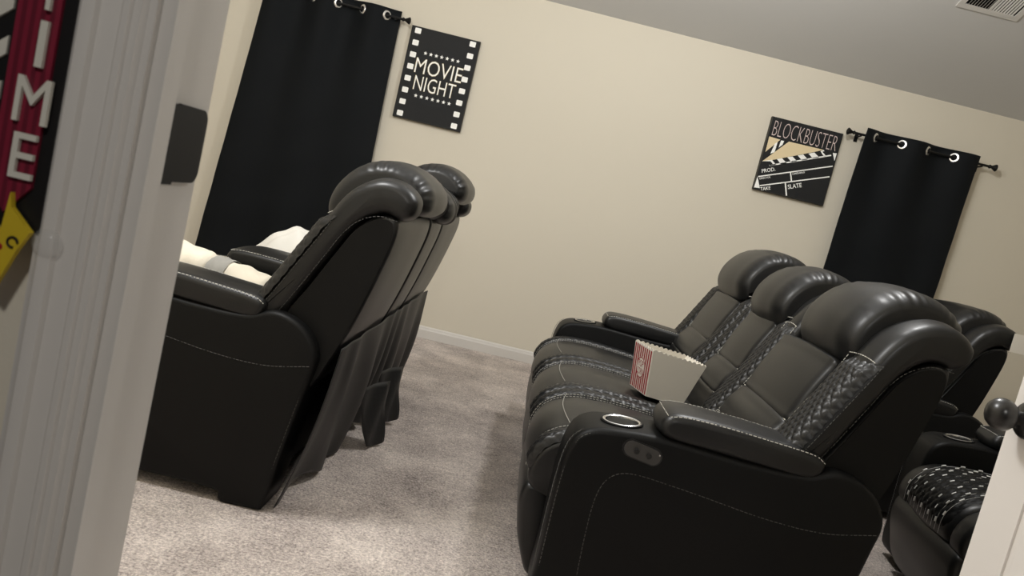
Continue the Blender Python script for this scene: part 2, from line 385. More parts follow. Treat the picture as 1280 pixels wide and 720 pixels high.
def armrest(root, w0, w1, outer, cup=True, control=False, deluxe=False):
    """outer: -1 when the outside face is at w0, +1 when at w1, 0 for a console between seats"""
    b = MB(); puff(b, ARM, w0, w1, .016, .020, n=150, seg=4, mids=1, mi=0)
    arm = b.build('armrest' if outer else 'console', ['leather_side'], root)
    p = MB(); puff(p, PAD, w0+.004, w1-.004, .022, .028, n=72, seg=5, mids=3, bulge=.004)
    pad = p.build('arm_pad', 'leather', arm)
    st = MB(); wo = w0 if outer <= 0 else w1; sg = -1 if outer <= 0 else 1
    topl = [(-.524, .638), (-.49, .645), (-.39, .646), (-.25, .639), (-.14, .630), (-.114, .616)]
    for wq in ((w0+.009, w1-.009)): dashes(st, path3(topl, wq), r=.0012)
    dashes(st, [(-.529, w0+.02, .638), (-.532, (w0+w1)/2, .640), (-.529, w1-.02, .638)], r=.0012)
    st.build('stitching', 'stitch', arm)
    s2 = MB()
    for wq, s in (((w0, -1), (w1, 1)) if outer == 0 else ((wo, sg),)):
        dashes(s2, path3(ARM_TOP, wq-s*.003), r=.0012); dashes(s2, path3(ARM_REAR, wq-s*.003), r=.0011)
        if outer: dashes(s2, path3(SIDE_SEAM, wq+s*.0002, n=120), r=.0009)
    # decorative cross-stitch on the front rim
    P = path3([(-.768, .10), (-.770, .20), (-.770, .44), (-.757, .520), (-.722, .560)], 0, 0, 1, 40)
    wq = wo-sg*.014 if outer else w0+.014
    for i in range(0, 38):
        a, c2 = P[i], P[i+1]; m_ = ((a[0]+c2[0])/2, (a[2]+c2[2])/2)
        s2.tube([(a[0]-.001, wq, a[2]), (m_[0]-.001, wq-sg*.009 if outer else wq-.009, m_[1])], .0009, 4); s2.tube([(m_[0]-.001, wq-sg*.009 if outer else wq-.009, m_[1]), (c2[0]-.001, wq, c2[2])], .0009, 4)
    s2.build('seam', 'stitch_dim', arm)
    if cup:
        wc = (w0+w1)/2; o = (-.628, wc, .5715); ax = (-.10, 0, 1)
        cc = MB(); cc.lathe([(.057, .000), (.058, .0055), (.0555, .0075), (.0515, .006), (.0505, .002)], o, ax, 40, 0, False)
        cc.lathe([(.0510, .0022), (.0470, .0018), (.0002, .0015)], o, ax, 40, 1, False)  # flat disc on the arm; shade of a deep cup well painted as black
        cc.build('cup_holder', ['black_metal', 'dark'], arm)
        cr_ = MB(); cr_.lathe([(.0445, .0024), (.0450, .0060), (.0490, .0078), (.0520, .0066), (.0520, .0044)], o, ax, 40, 0, False); cr_.build('cup_ring', 'chrome', arm)
    if control:
        k = MB(); tilt = -.16; cx, cz = -.573, .532
        def cap(hw, hh, w_, th, mi):
            pts = []
            for i in range(24):
                a = 2*PI*i/24; x = math.cos(a)*hh+(hw-hh if math.cos(a) > 0 else hh-hw); z = math.sin(a)*hh
                pts.append((cx+x*math.cos(tilt)-z*math.sin(tilt), w_, cz+x*math.sin(tilt)+z*math.cos(tilt)))
            k.prism(pts, (0, th, 0), mi)
        cap(.054, .0245, wo+.002, sg*.003, 1); cap(.049, .0205, wo+.002, sg*.006, 0); cap(.028, .010, wo+.006, sg*.0035, 1)
        k.build('control_panel', ['plastic', 'black_plastic'], arm, 30)
        for dx in (-.017, .017): bt = MB(); bt.lathe([(.0075, 0), (.0072, .003), (.005, .004)], (cx+dx*math.cos(tilt), wo+sg*.009, cz+dx*math.sin(tilt)), (0, sg, 0), 18); bt.build('button', 'black_plastic', arm)
        bt = MB(); bt.lathe([(.0025, 0), (.002, .002)], (cx+.043, wo+sg*.008, cz+.006), (0, sg, 0), 10)
        bt.build('indicator', 'chrome', arm)
    return arm

def one(name, m, parent, fn, *a, **k):
    q = MB(); fn(q, *a, **k); return q.build(name, m, parent)
def seat(root, w0, w1, strip=.085, deluxe=False):
    b = MB(); k = strip if not deluxe else .10
    puff(b, SEAT, w0+k, w1-k, .022, .045, n=96, seg=5, mids=4, bulge=.010, wob=.0015)
    cu = b.build('seat_cushion', 'leather', root)
    for a, c2 in ((w0+.002, w0+k+.004), (w1-k-.004, w1-.002)):
        one('side_bolster', 'leather', cu, puff, shift(SEAT, .006, -.010), a, c2, .018, .022, n=80, seg=4, mids=1)
    if deluxe: one('quilted_panel', 'leather_side', cu, ribbon, STOP, w0+k+.02, w1-k-.02, .012, 220, 64, (.062, .036), .007, 1, lift=.010)
    else:
        for a, c2 in ((w0+.006, w0+k-.002), (w1-k+.002, w1-.006)): one('quilted_strip', 'leather_gloss', cu, ribbon, STOP, a, c2, .013, 240, 30, (.036, .025), .0042, 1, lift=-.002)
    s = MB()
    if deluxe:
        P, T = resample(catmull(STOP, False, 12), 400, False); N = normals2(P, False, 1); d0 = .062/2
        nrow = int((w1-w0-2*k)/.036); wm = (w0+w1)/2
        for i in range(1, int(T/d0)):
            for j in range(-9, 10):
                if (i+j) % 2: continue
                ww = wm+j*.034
                if not (w0+k+.03 < ww < w1-k-.03): continue
                ia, ib = (min(399, int((i*d0+dd)/T*399)) for dd in (-.007, .007))
                s.tube([(P[q_].x+N[q_].x*.0192, ww, P[q_].y+N[q_].y*.0192) for q_ in (ia, (ia+ib)//2, ib)], .0028, 5)
        for j in range(-8, 9):
            ww = wm+j*.034
            if w0+k+.03 < ww < w1-k-.03: s.tube(path3(STOP, ww, .0155, 1, 40), .0005, 4)
        s.build('silver_stitching', 'silver_thread', cu)
    else:
        for ww in (w0+k+.003, w1-k-.003): dashes(s, path3(STOP, ww, .003, 1, 90), r=.0012)
        for ww in (w0+k+.012, w1-k-.012): dashes(s, path3(STOP, ww, -.002, 1, 90), r=.0010)
        ws = [w0+k+.012+(w1-w0-2*k-.024)*t/12 for t in range(13)]
        s.tube([(-.742-.018*math.sin(PI*t/12), ws[t], .4865-.005*math.sin(PI*t/12)+.008*math.sin(PI*t/12)) for t in range(13)], .0011, 5); s.build('stitching', 'stitch_mid', cu)
    f = MB(); puff(f, FOOT, w0+.004, w1-.004, .02, .03, n=64, seg=4, mids=3, bulge=.006, wob=.002)
    f.build('footrest', 'leather', root)
    return cu

def backrest(root, w0, w1, k0, k1, hr=0, ha=0, da=0, head=True, deluxe=False, hw=0, dz=0):
    """k0, k1: wing widths; hr / ha: how far the headrest is raised / pushed back"""
    br = one('backrest', 'leather', root, puff, shift(SHELL, da, dz), w0+.012, w1-.012, .016, .02, n=110, seg=4, mids=2)
    for wq, kk, sg in ((w0+.0115, k0, 1), (w1-.0115, k1, -1)):
        if kk > .12:
            P, _ = resample(catmull(shift(SHELL, da, dz), True, 8), 90, True); cxx = sum(p.x for p in P)/90; czz = sum(p.y for p in P)/90
            q = MB(); q.prism([(cxx+(p.x-cxx)*.93, wq, czz+(p.y-czz)*.96) for p in P], (0, sg*.004, 0)); q.build('side_panel', 'leather_side', br, 30)  # thin sheet over the shell's outer side, its shade put into the colour
    c0, c1 = w0+k0-.004, w1-k1+.004
    for i in range(3):
        seg = [Vector(LUMB[i]).lerp(Vector(LUMB[i+1]), t/4)+Vector((da, dz)) for t in range(5)]
        if i == 2: seg = [Vector((x+da, z+dz)) for x, z in catmull(LUMB[2:], False, 4)]
        d = (seg[-1]-seg[0]).normalized(); nr = Vector((-d.y, d.x)); L = len(seg)-1
        front = [p+nr*(.010*math.sin(PI*j/L)+.002) for j, p in enumerate(seg)]
        back = [p-nr*.10 for p in reversed(seg)]
        one('lumbar_pad', 'leather', br, puff, [tuple(p) for p in front]+[tuple(p) for p in back], c0, c1, .016, .035, n=72, seg=4, mids=3, bulge=.008)
    wm_ = lambda x, z: (z-dz-.985)/.02
    for a, c2, kk in ((w0, w0+k0, k0), (w1-k1, w1, k1)):
        one('wing_bolster', 'leather', br, puff, shift(WING, da, dz), a, c2, .03, .04 if kk > .12 else .03, n=170, seg=5, mids=1, bulge=.006, pleat=(.0011, 38, wm_))
    s = MB(); sd = MB(); fr = shift(FRONT[:-1]+[(.012, .924)], da, dz)
    for a, c2 in ((w0-.002 if k0 > .12 else w0+.008, w0+k0-.004), (w1-k1+.004, w1+.002 if k1 > .12 else w1-.008)):
        one('quilted_strip', 'leather_gloss', br, ribbon, fr, a, c2, .020, 260, 44, (.037, .026), .0055, -1, lift=0)
        for ww in ((a-.001,) if a > w0+.005 else ())+((c2+.001,) if c2 < w1-.005 else ()): dashes(s, path3(fr, ww, .003, -1, 80), r=.0012)
        if a < w0+.005 or c2 > w1-.005: dashes(sd, path3(fr, a-.002 if a < w0+.005 else c2+.002, -.022, -1, 80), r=.0009)
        e = fr[-1]; dashes(s, [(e[0]-.006+.004*math.cos(t*PI), a+(c2-a)*t, e[1]-.006+.006*math.sin(PI*t)) for t in [i/8 for i in range(9)]], r=.0014)
    for i in (1, 2):
        p = LUMB[i]; s.tube([(p[0]+da-.004+.004*abs(2*t-1), c0+.012+(c1-c0-.024)*t, p[1]+dz) for t in [j/10 for j in range(11)]], .0016, 5)
    s.build('stitching', 'stitch', br)
    s = sd
    for wq, kk, sg in ((w0, k0, -1), (w1, k1, 1)):
        if kk > .12:
            dashes(s, path3(shift(WTOP, da, dz), wq-sg*.004, -.027, -1, 120), r=.0010)
            inner = [(-.105, .545), (-.035, .675), (.028, .80), (.062, .868), (.10, .915), (.155, .942), (.21, .94)]
            dashes(s, path3(shift(inner, da, dz), wq-sg*.002, 0, 1, 90), r=.0009)
    if s.v: s.build('seam', 'stitch_dim', br)
    if head:
        hm_ = lambda x, z: min((z-hr-1.0)/.04, (x-da-ha+.03)/.05)
        hd = one('headrest', 'leather', br, puff, shift(HEAD, da+ha, hr), w0+k0-.022, w1-k1+.022+hw, .046, .10, n=190, seg=9, mids=5, bulge=.006, pleat=(.0024, 30, hm_))
        s = MB(); hp = [(-.036, .95), (-.030, .985), (0, 1.032), (.04, 1.068), (.088, 1.09), (.14, 1.096), (.20, 1.085), (.245, 1.055), (.262, 1.01)]
        for wq in (w0+k0+.004, w1-k1-.004+hw): dashes(s, path3(shift(hp, da+ha, hr), wq, -.012, -1, 70), r=.0010)
        s.build('head_seam', 'stitch_dim', br)
    return br

def base(root, w0, w1):
    b = MB(); b.prism([(-.70, w0, .05), (-.02, w0, .05), (.03, w0, .42), (-.08, w0, .42), (-.08, w0, .30), (-.70, w0, .30)], (0, w1-w0, 0))
    fr = b.build('base_frame', 'leather_side', root, 0)
    for a in (-.66, -.10):
        for ww in (w0+.05, w1-.05): q = MB(); q.lathe([(.022, 0), (.022, .052)], (a, ww, 0), (0, 0, 1), 12); q.build('foot', 'black_plastic', fr)

T3 = math.radians(2.7)
# --- front row: loveseat with console, seen from behind ------------------------------------------
LV = empty('recliner_loveseat', (-.511, 2.206, 0), -T3, 'black leather reclining loveseat seen from behind, in front of the left curtain', 'sofa')
base(LV, .03, 1.72)
armrest(LV, 0, .19, -1); armrest(LV, .735, 1.015, 0); armrest(LV, 1.56, 1.75, 1)
seat(LV, .19, .735); seat(LV, 1.015, 1.56)
backrest(LV, .03, .70, .15, .09); backrest(LV, 1.05, 1.72, .09, .15, hr=.05)
backrest(LV, .705, 1.045, .07, .07, hr=-.035)
# loose black cover cloth hanging off the back
def cover(root):
    rows = []; nz, nw = 40, 170
    for i in range(nz+1):
        t = i/nz; row = []
        for j in range(nw+1):
            u = j/nw; ww = .035+1.67*u; k = min(1, u/.14)
            zb = .008 + .04*k*(.5+.5*math.sin(u*17))
            z = .535-(.535-zb)*t
            a = .134 - .098*t + .016*math.sin(PI*t) + k*(.003+.020*t)*math.sin(u*47+2*math.sin(u*11+t*1.5)) + k*.012*t*math.sin(u*19+t*3) + .02*t*k
            row.append((a, ww, z))
        rows.append(row)
    q = MB(); q.grid(rows); cc = q.build('cover_cloth', 'cover_cloth', root, 60, [('SOLIDIFY', {'thickness': .002})])
    for uu, wid, drop in ((.42, .11, .006), (.60, .10, .02)):
        rr = []
        for i in range(13):
            t = i/12; z = .26-(.26-drop)*t; hw = wid*(1-.55*t)
            rr.append([(.135+.045*t+.035*(k/4-1)*(1-.3*t)+.006*math.sin(7*t+k), .035+1.67*uu+hw*(k/4-1)+.03*t, max(z, .004)+.012*abs(k/4-1)*t) for k in range(9)])
        q = MB(); q.grid(rr); q.build('hanging_tail', 'cover_cloth', cc, 60, [('SOLIDIFY', {'thickness': .002})])
cover(LV)

# --- second row: three-seat sofa -----------------------------------------------------------------
SF = empty('recliner_sofa', (1.056, 1.88, 0), -T3, 'black leather three-seat recliner sofa with quilted strips, holding the popcorn box', 'sofa')
base(SF, .03, 2.03)
armrest(SF, 0, .19, -1, control=True); armrest(SF, 1.87, 2.06, 1)
for a, c2 in ((.19, .745), (.745, 1.315), (1.315, 1.87)): seat(SF, a, c2)
backrest(SF, .03, .742, .15, .11, da=-.068, ha=.025, hw=-.075, dz=-.022, hr=-.012); backrest(SF, .748, 1.312, .11, .11, da=-.03, dz=-.012, hr=-.008); backrest(SF, 1.318, 2.03, .11, .15, hr=.025, da=-.02)

# --- third row: two single recliners with silver stitching ---------------------------------------
def recliner(loc, rz, label, da=0):
    R = empty('recliner_chair', loc, rz, label, 'recliner', 'single recliners in the back row')
    base(R, .03, .97)
    armrest(R, 0, .19, -1); armrest(R, .81, 1.0, 1)
    seat(R, .19, .81, deluxe=True); backrest(R, .03, .97, .15, .15, da=da)
    return R
R1 = recliner((2.46, 2.02, 0), -math.radians(10), 'black recliner with silver stitched quilted seat, partly behind the open door')
R2 = recliner((2.45, 3.58, 0), -math.radians(6), 'black recliner under the right curtain, white paper tag on its back', da=-.16)
tg = MB(); tg.box((.035, .018, .945), (.108, .020, 1.035)); tg.build('paper_tag', 'paper', R2)['label'] = 'white paper tag'

# ------------------------------------------------------------------ things on the seats
def sofa_pt(root_loc, t, a, w_, z): return Vector(root_loc)+Vector((math.cos(t)*a+math.sin(t)*w_, -math.sin(t)*a+math.cos(t)*w_, z))
# popcorn box
PB = empty('popcorn_box', (.704, 2.815, .5005), -T3, 'red and white striped popcorn box standing open on the middle sofa seat', 'popcorn box')
PB.rotation_euler = (0, math.radians(5.5), math.radians(13))
bw, bd, tw, td, H = .150/2, .152/2, .222/2, .164/2, .170
def wall_pts(t): return bw+(tw-bw)*t, bd+(td-bd)*t
q = MB(); th = .0012
def scal(u, n, amp): return amp*abs(math.sin(PI*n*u))
def box_side(p0, p1, n):       # p0, p1: functions of t giving the bottom/top corners
    cols = 48; rows = []
    for i in range(5):
        t = i/4; rows.append([])
        for j in range(cols+1):
            u = j/cols; A_ = Vector(p0(t)); B_ = Vector(p1(t)); P_ = A_.lerp(B_, u)
            if i == 4: P_.z += scal(u, n, .007)-.004
            rows[-1].append(P_)
    q.grid(rows)
c00 = lambda t: (-wall_pts(t)[0], -wall_pts(t)[1], H*t); c10 = lambda t: (wall_pts(t)[0], -wall_pts(t)[1], H*t)
c11 = lambda t: (wall_pts(t)[0], wall_pts(t)[1], H*t); c01 = lambda t: (-wall_pts(t)[0], wall_pts(t)[1], H*t)
box_side(c00, c10, 11); box_side(c10, c11, 8); box_side(c11, c01, 11); box_side(c01, c00, 8)
q.add([(-bw, -bd, 0), (bw, -bd, 0), (bw, bd, 0), (-bw, bd, 0)], [(0, 1, 2, 3)])
q.build('box_shell', 'paper', PB, 0, [('SOLIDIFY', {'thickness': .0012, 'offset': 1})])
fx = lambda t: -wall_pts(t)[0]-.0016
def face_poly(mb, quad, mi=0):   # (v across -1..1, t up 0..1) on the striped faces (front and rear)
    for sg in (-1, 1):
        mb.add([(sg*(wall_pts(t)[0]+.0022), v*wall_pts(t)[1], H*t) for v, t in quad], [tuple(range(len(quad)))], mi)
q = MB()
for k in range(9):
    c_ = -.88+1.76*k/8; h = .060; face_poly(q, [(c_-h, .015), (c_+h, .015), (c_+h, .955), (c_-h, .955)])
q.build('red_stripes', 'paper_red', PB, 0)
q = MB()
ell = [(.48*math.cos(2*PI*i/28), .5+.235*math.sin(2*PI*i/28)) for i in range(28)]
for sg in (-1, 1): q.add([(sg*(wall_pts(t)[0]+.0028), v*wall_pts(t)[1], H*t) for v, t in ell], [tuple(range(28))], 0)
q.build('label_oval', 'paper', PB, 0)
q = MB(); slope = (bw-tw)/H
for sg in (-1, 1):
    x_ = lambda t: sg*(wall_pts(t)[0]+.0033); yd = Vector((sg*(tw-bw), 0, H)).normalized()
    ring = [(.47*math.cos(2*PI*i/28), .5+.228*math.sin(2*PI*i/28)) for i in range(28)]; ri_ = [(.42*math.cos(2*PI*i/28), .5+.205*math.sin(2*PI*i/28)) for i in range(28)]
    vs = [(x_(t), v*wall_pts(t)[1], H*t) for v, t in ring+ri_]; q.add(vs, [(i, (i+1) % 28, 28+(i+1) % 28, 28+i) for i in range(28)])
    for tx, t in (('POP', .585), ('CORN', .42)): text_mesh(q, tx, (x_(t), 0, H*t), (0, sg, 0), yd, .044 if tx == 'POP' else .054, .024, 0, 0)
q.build('popcorn_lettering', 'paper_red', PB, 0)

def blob_roll(mb, p0, p1, r, n=18, segs=26, mi=0, sag=.85, wr=.05, ends=True):
    p0, p1 = Vector(p0), Vector(p1); d = (p1-p0); L = d.length; d.normalize(); side = Vector((-d.y, d.x, 0)).normalized(); upv = d.cross(side)*-1
    if upv.z < 0: upv = -upv
    rows = []
    for i in range(segs+1):
        t = i/segs; e_ = 1.0
        if ends: e_ = min(1, math.sqrt(max(.02, min(t, 1-t)*L/ (r*.55)))) if min(t, 1-t)*L < r*.55 else 1
        row = []
        for k in range(n+1):
            a = 2*PI*k/n; rr = r*e_*(1+wr*math.sin(3*a+t*9)+wr*.7*math.sin(5*a-t*17+2))
            row.append(p0+d*(L*t)+side*rr*math.cos(a)+upv*(rr*sag*math.sin(a)))
        rows.append(row)
    mb.grid(rows, mi)
lp_ = lambda a, w_, z: sofa_pt((-.511, 2.206, 0), T3, a, w_, z)
BL = empty('rolled_blanket', lp_(-.45, .36, .52), 0, 'rolled cream blanket with a grey band on the near seat of the left loveseat', 'blanket')
def into(o, mb):    # world-space geometry parented under an unrotated empty
    l = o.location; mb.v = [(x-l.x, y-l.y, z-l.z) for x, y, z in mb.v]; return mb
q = MB(); blob_roll(q, lp_(-.70, .40, .612), lp_(-.400, .375, .592), .090); blob_roll(q, lp_(-.415, .374, .592), lp_(-.190, .36, .568), .080)
q.tube([lp_(-.205+.012*math.sin(t), .36+.045*math.cos(t*1.1), .570+.045*math.sin(t*1.1)) for t in [i*.35 for i in range(15)]], .0045, 6)
into(BL, q).build('blanket_roll', 'cream_cloth', BL, 60)
q = MB(); blob_roll(q, lp_(-.425, .377, .594), lp_(-.360, .371, .589), .084, wr=.02, ends=False); into(BL, q).build('grey_band', 'grey_cloth', BL, 60)
# crumpled white throw on the far seat
q = MB(); rows = []
for i in range(41):
    rows.append([])
    for j in range(41):
        u, v = i/40, j/40
        dome = math.sin(PI*min(1, max(0, u)))**.6*math.sin(PI*v)**.55
        a = -.72+.54*u; ww = 1.09+.42*v
        z = .495 + dome*(.13+.17*u) + .018*dome*math.sin(9*u+6*v+2*math.sin(5*v))+.013*dome*math.sin(19*v-9*u+1.5*math.sin(6*u))+.006*dome*math.sin(31*u+11*v)
        rows[-1].append(lp_(a, ww, z))
q.grid(rows)
bot = [[p-Vector((0, 0, max(0, p.z-.492))) for p in r] for r in rows]
q.grid(bot)
tag(q.build('throw_blanket', 'white_cloth', None, 60), 'crumpled white throw blanket on the far seat of the left loveseat', 'blanket')

# ------------------------------------------------------------------ curtains
def curtain(xs, n_gr, edgeL, edgeR, ztop, zbot, phase, label, rod_x0, rod_x1, fin, rod_label, nm='curtain'):
    RZ = 2.075; RY = D-.075
    x0, s = xs                         # first grommet, spacing
    nu, nz = 26*n_gr, 60; rows = []
    for i in range(nz+1):
        t = i/nz; z = ztop+(zbot-ztop)*t
        l = edgeL(z); r = edgeR(z); row = []
        L0 = edgeL(RZ); R0 = edgeR(RZ)
        for j in range(nu+1):
            u = j/nu; xt = L0+(R0-L0)*u; x = l+(r-l)*u
            ph = PI*(xt-x0)/s+phase
            amp = .040*math.exp(-t*6)+.010
            y = RY + amp*math.sin(ph) + .010*t*math.sin(5.1*u*PI+3*t) + .004*math.sin(21*u+8*t)*t + .004*t*math.sin(t*37+6*u)
            row.append((x, min(y, D-.012), z+(.006*math.sin(ph) if i == 0 else 0)))
        rows.append(row)
    q = MB(); q.grid(rows)
    C_ = q.build(nm, 'curtain', None, 70, [('SOLIDIFY', {'thickness': .0025, 'offset': 0})]); tag(C_, label, 'curtain', 'black curtains on the back wall')
    for k in range(n_gr):
        gx = x0+k*s
        if not edgeL(RZ)+.01 < gx < edgeR(RZ)-.01: continue
        sl = .050*PI/s*math.cos(PI*k+phase); nrm = Vector((sl, -1, 0)).normalized()
        g = MB(); g.lathe([(.0185, -.003), (.0185, .004), (.021, .0058), (.029, .0048), (.0325, .001), (.0325, -.003), (.021, -.0055)], (gx, RY, RZ), nrm, 32)
        # lathe closes its ends with discs: the rod passes through, so keep only the ring
        g.f = g.f[:-2]; g.m = g.m[:-2]; n_ = 32; last = 6*n_
        g.f += [(last+i, last+(i+1) % n_, (i+1) % n_, i) for i in range(n_)]; g.m += [0]*n_
        g.build('grommet', 'chrome', C_)
    rd = MB(); rd.tube([(rod_x0, RY, RZ), (rod_x1, RY, RZ)], .008, 14)
    R_ = rd.build('curtain_rod', 'black_metal', None, 40); tag(R_, rod_label, 'curtain rod', 'black curtain rods')
    for x, sg in fin:
        f = MB(); f.lathe([(.009, 0), (.013, .004), (.013, .010), (.008, .014), (.010, .022), (.017, .036), (.023, .046), (.024, .050), (.014, .056), (.004, .058)], (x, RY, RZ), (sg, 0, 0), 24); f.build('finial', 'black_metal', R_)
        bkt = MB(); xb = x-sg*.045
        bkt.tube([(xb, RY, RZ-.010), (xb, RY+.03, RZ-.012), (xb, D-.004, RZ-.012)], .006, 8); bkt.box((xb-.012, D-.005, RZ-.045), (xb+.012, D, RZ+.015)); bkt.build('bracket', 'black_metal', R_)
lerp = lambda z, za, xa, zb, xb: xa+(xb-xa)*(z-za)/(zb-za)
curtain((2.317, .185), 5, lambda z: 2.225 if z > 1.9 else 2.225-.012*min(1, (1.9-z)), lambda z: 3.035-.02*(2.1-z), 2.125, .30, 0, 'black grommet curtain hanging on the back wall at right, beside the clapperboard picture', 2.17, 3.12, ((2.17, -1), (3.12, 1)), 'black curtain rod with finials at both ends, holding the right curtain')
curtain((-1.90, .165), 6, lambda z: lerp(z, 2.0, -1.89, .30, -2.02), lambda z: lerp(z, 2.1, -.99, .3, -.95), 2.125, .12, PI, 'black grommet curtain hanging on the back wall at left, behind the loveseat', -2.3, -.97, ((-.97, 1), (-2.3, -1)), 'black curtain rod holding the left curtain')

# ------------------------------------------------------------------ wall pictures
def picture(x0, z0, wd, ht, dep, label, name):
    """local frame: x right, y out of the wall is -y, origin at the canvas's top-left front corner"""
    P_ = empty(name, (x0+wd/2, D, z0-ht/2), 0, label, 'wall picture')
    q = MB(); a, b2 = wd/2, ht/2; e_ = .003
    vs = [(-a, -.001, -b2), (a, -.001, -b2), (a, -.001, b2), (-a, -.001, b2), (-a, -dep+e_, -b2), (a, -dep+e_, -b2), (a, -dep+e_, b2), (-a, -dep+e_, b2),
          (-a+e_, -dep, -b2+e_), (a-e_, -dep, -b2+e_), (a-e_, -dep, b2-e_), (-a+e_, -dep, b2-e_)]
    q.add(vs, [(8, 9, 10, 11)], 0); q.add(vs, [(3, 2, 1, 0), (0, 1, 5, 4), (1, 2, 6, 5), (2, 3, 7, 6), (3, 0, 4, 7), (4, 5, 9, 8), (5, 6, 10, 9), (6, 7, 11, 10), (7, 4, 8, 11)], 1)
    q.build('canvas', ['canvas', 'canvas_edge'], P_, 0)
    return P_, lambda u, v, l=.0: Vector((-a+wd*u, -dep-.0006-l, b2-ht*v))
PM, uv = picture(-.905, 2.064, .472, .615, .032, 'black canvas picture reading MOVIE NIGHT with film-strip borders', 'movie_picture')
def poly(mb, pts, P, l=0): mb.add([P(u, v, l) for u, v in pts], [tuple(range(len(pts)))])
q = MB(); poly(q, [(.5+.40*math.cos(2*PI*i/60), .5+.40*.472/.615*math.sin(2*PI*i/60)) for i in range(60)], uv); q.build('printed_disc', 'ring_print', PM, 0)
for cu_ in (.098, .895):
    for k in range(8):
        cv = .047+.904*k/7; hw, hh = .044, .029; pts = []
        for sx, sy, a0 in ((1, -1, -90), (1, 1, 0), (-1, 1, 90), (-1, -1, 180)):
            for j in range(5):
                a_ = math.radians(a0+90*j/4); pts.append((cu_+sx*(hw-.012)+.012*math.cos(a_), cv+sy*(hh-.009)+.009*math.sin(a_)))
        q = MB(); poly(q, pts, uv, .0004); q.build('film_perforation', 'print_white', PM, 0)
q = MB()
for cv, lo, hi in ((.262, .27, .745), (.728, .265, .755)):
    for k in range(7):
        cx = lo+(hi-lo)*k/6
        poly(q, [(cx+(.030 if i % 2 == 0 else .0125)*math.sin(PI*i/5), cv-(.0235 if i % 2 == 0 else .0098)*math.cos(PI*i/5)) for i in range(10)], uv, .0008)
q.build('stars', 'print_white', PM, 0)
q = MB()
text_mesh(q, 'MOVIE', uv(.507, .405, .0008), (1, 0, 0), (0, 0, 1), .325, .102, 0, 0)
text_mesh(q, 'NIGHT', uv(.500, .590, .0008), (1, 0, 0), (0, 0, 1), .285, .098, 0, 0)
q.build('title_lettering', 'print_gold', PM, 0)
q = MB()
text_mesh(q, 'MOVIE', uv(.507, .405, .0012), (1, 0, 0), (0, 0, 1), .320, .098, 0, -.012)
text_mesh(q, 'NIGHT', uv(.500, .590, .0012), (1, 0, 0), (0, 0, 1), .280, .094, 0, -.012)
q.build('title_highlight', 'print_white', PM, 0)

PC, uv = picture(1.612, 2.058, .502, .504, .032, 'square black canvas picture of a film clapperboard, beside the right curtain', 'clapperboard_picture')
def px(x, y):                      # artwork laid out in design units: TL (232,75), across (458,115), down (-130,458)
    dx, dy = x-232, y-75; det = 458*458+130*115
    return ((dx*458+dy*130)/det, (dy*458-dx*115)/det)
def art(name, m_, polys, l=0):
    q = MB()
    for p in polys: poly(q, [px(*c_) for c_ in p], uv, l)
    return q.build(name, m_, PC, 0)
def bar(x0, y0, x1, y1, t):
    d = Vector((x1-x0, y1-y0)).normalized(); n_ = Vector((-d.y, d.x))*t/2
    return [(x0+n_.x, y0+n_.y), (x1+n_.x, y1+n_.y), (x1-n_.x, y1-n_.y), (x0-n_.x, y0-n_.y)]
art('tan_shapes', 'print_cream', [[(208, 202), (280, 224), (182, 300)], [(335, 236), (560, 290), (500, 303), (225, 352), (160, 360)]])
art('white_shapes', 'print_white', [[(244, 248), (262, 238), (242, 302), (214, 312)], [(284, 228), (304, 232), (293, 256), (268, 274)],
    [(160, 358), (225, 350), (252, 383), (210, 389), (206, 383), (232, 378), (216, 360)],
    [(258, 346), (290, 341), (322, 373), (282, 379)], [(325, 335), (358, 330), (388, 361), (352, 367)], [(392, 324), (428, 318), (458, 350), (420, 356)], [(462, 313), (500, 306), (532, 338), (490, 344)],
    [(540, 298), (560, 291), (566, 298), (552, 302), (578, 331), (562, 333)],
    bar(210, 386, 610, 325, 8), [(620, 310), (646, 313), (631, 362)], bar(136, 456, 620, 394, 7), bar(145, 514, 600, 461, 7), bar(346, 431, 352, 486, 8), bar(312, 496, 320, 580, 9), [(131, 456), (146, 530), (108, 525)]], .0005)
q = MB()
def art_text(txt, p0, p1, hpx, off, wide=True):
    a = uv(*px(*p0), .0008); b2 = uv(*px(*p1), .0008); d = (b2-a); wd = d.length; d.normalize(); upd = Vector((-d.z, 0, d.x))
    text_mesh(q, txt, a, d, upd, wd, hpx*.502/472, 0, off, 'L')
art_text('PROD.', (160, 433), (248, 421), 24, .008); art_text('SLATE', (330, 538), (420, 526), 28, .008); art_text('TAKE', (150, 547), (216, 539), 22, .008)
art_text('DIRECTOR', (145, 475), (216, 466), 12, .008); art_text('CAMERAMAN', (357, 447), (438, 437), 12, .008)
q.build('small_lettering', 'print_white', PC, 0)
q = MB(); art_text('BLOCKBUSTER', (222, 194), (634, 301), 96, -.022); q.build('title_lettering', 'print_pink', PC, 0)

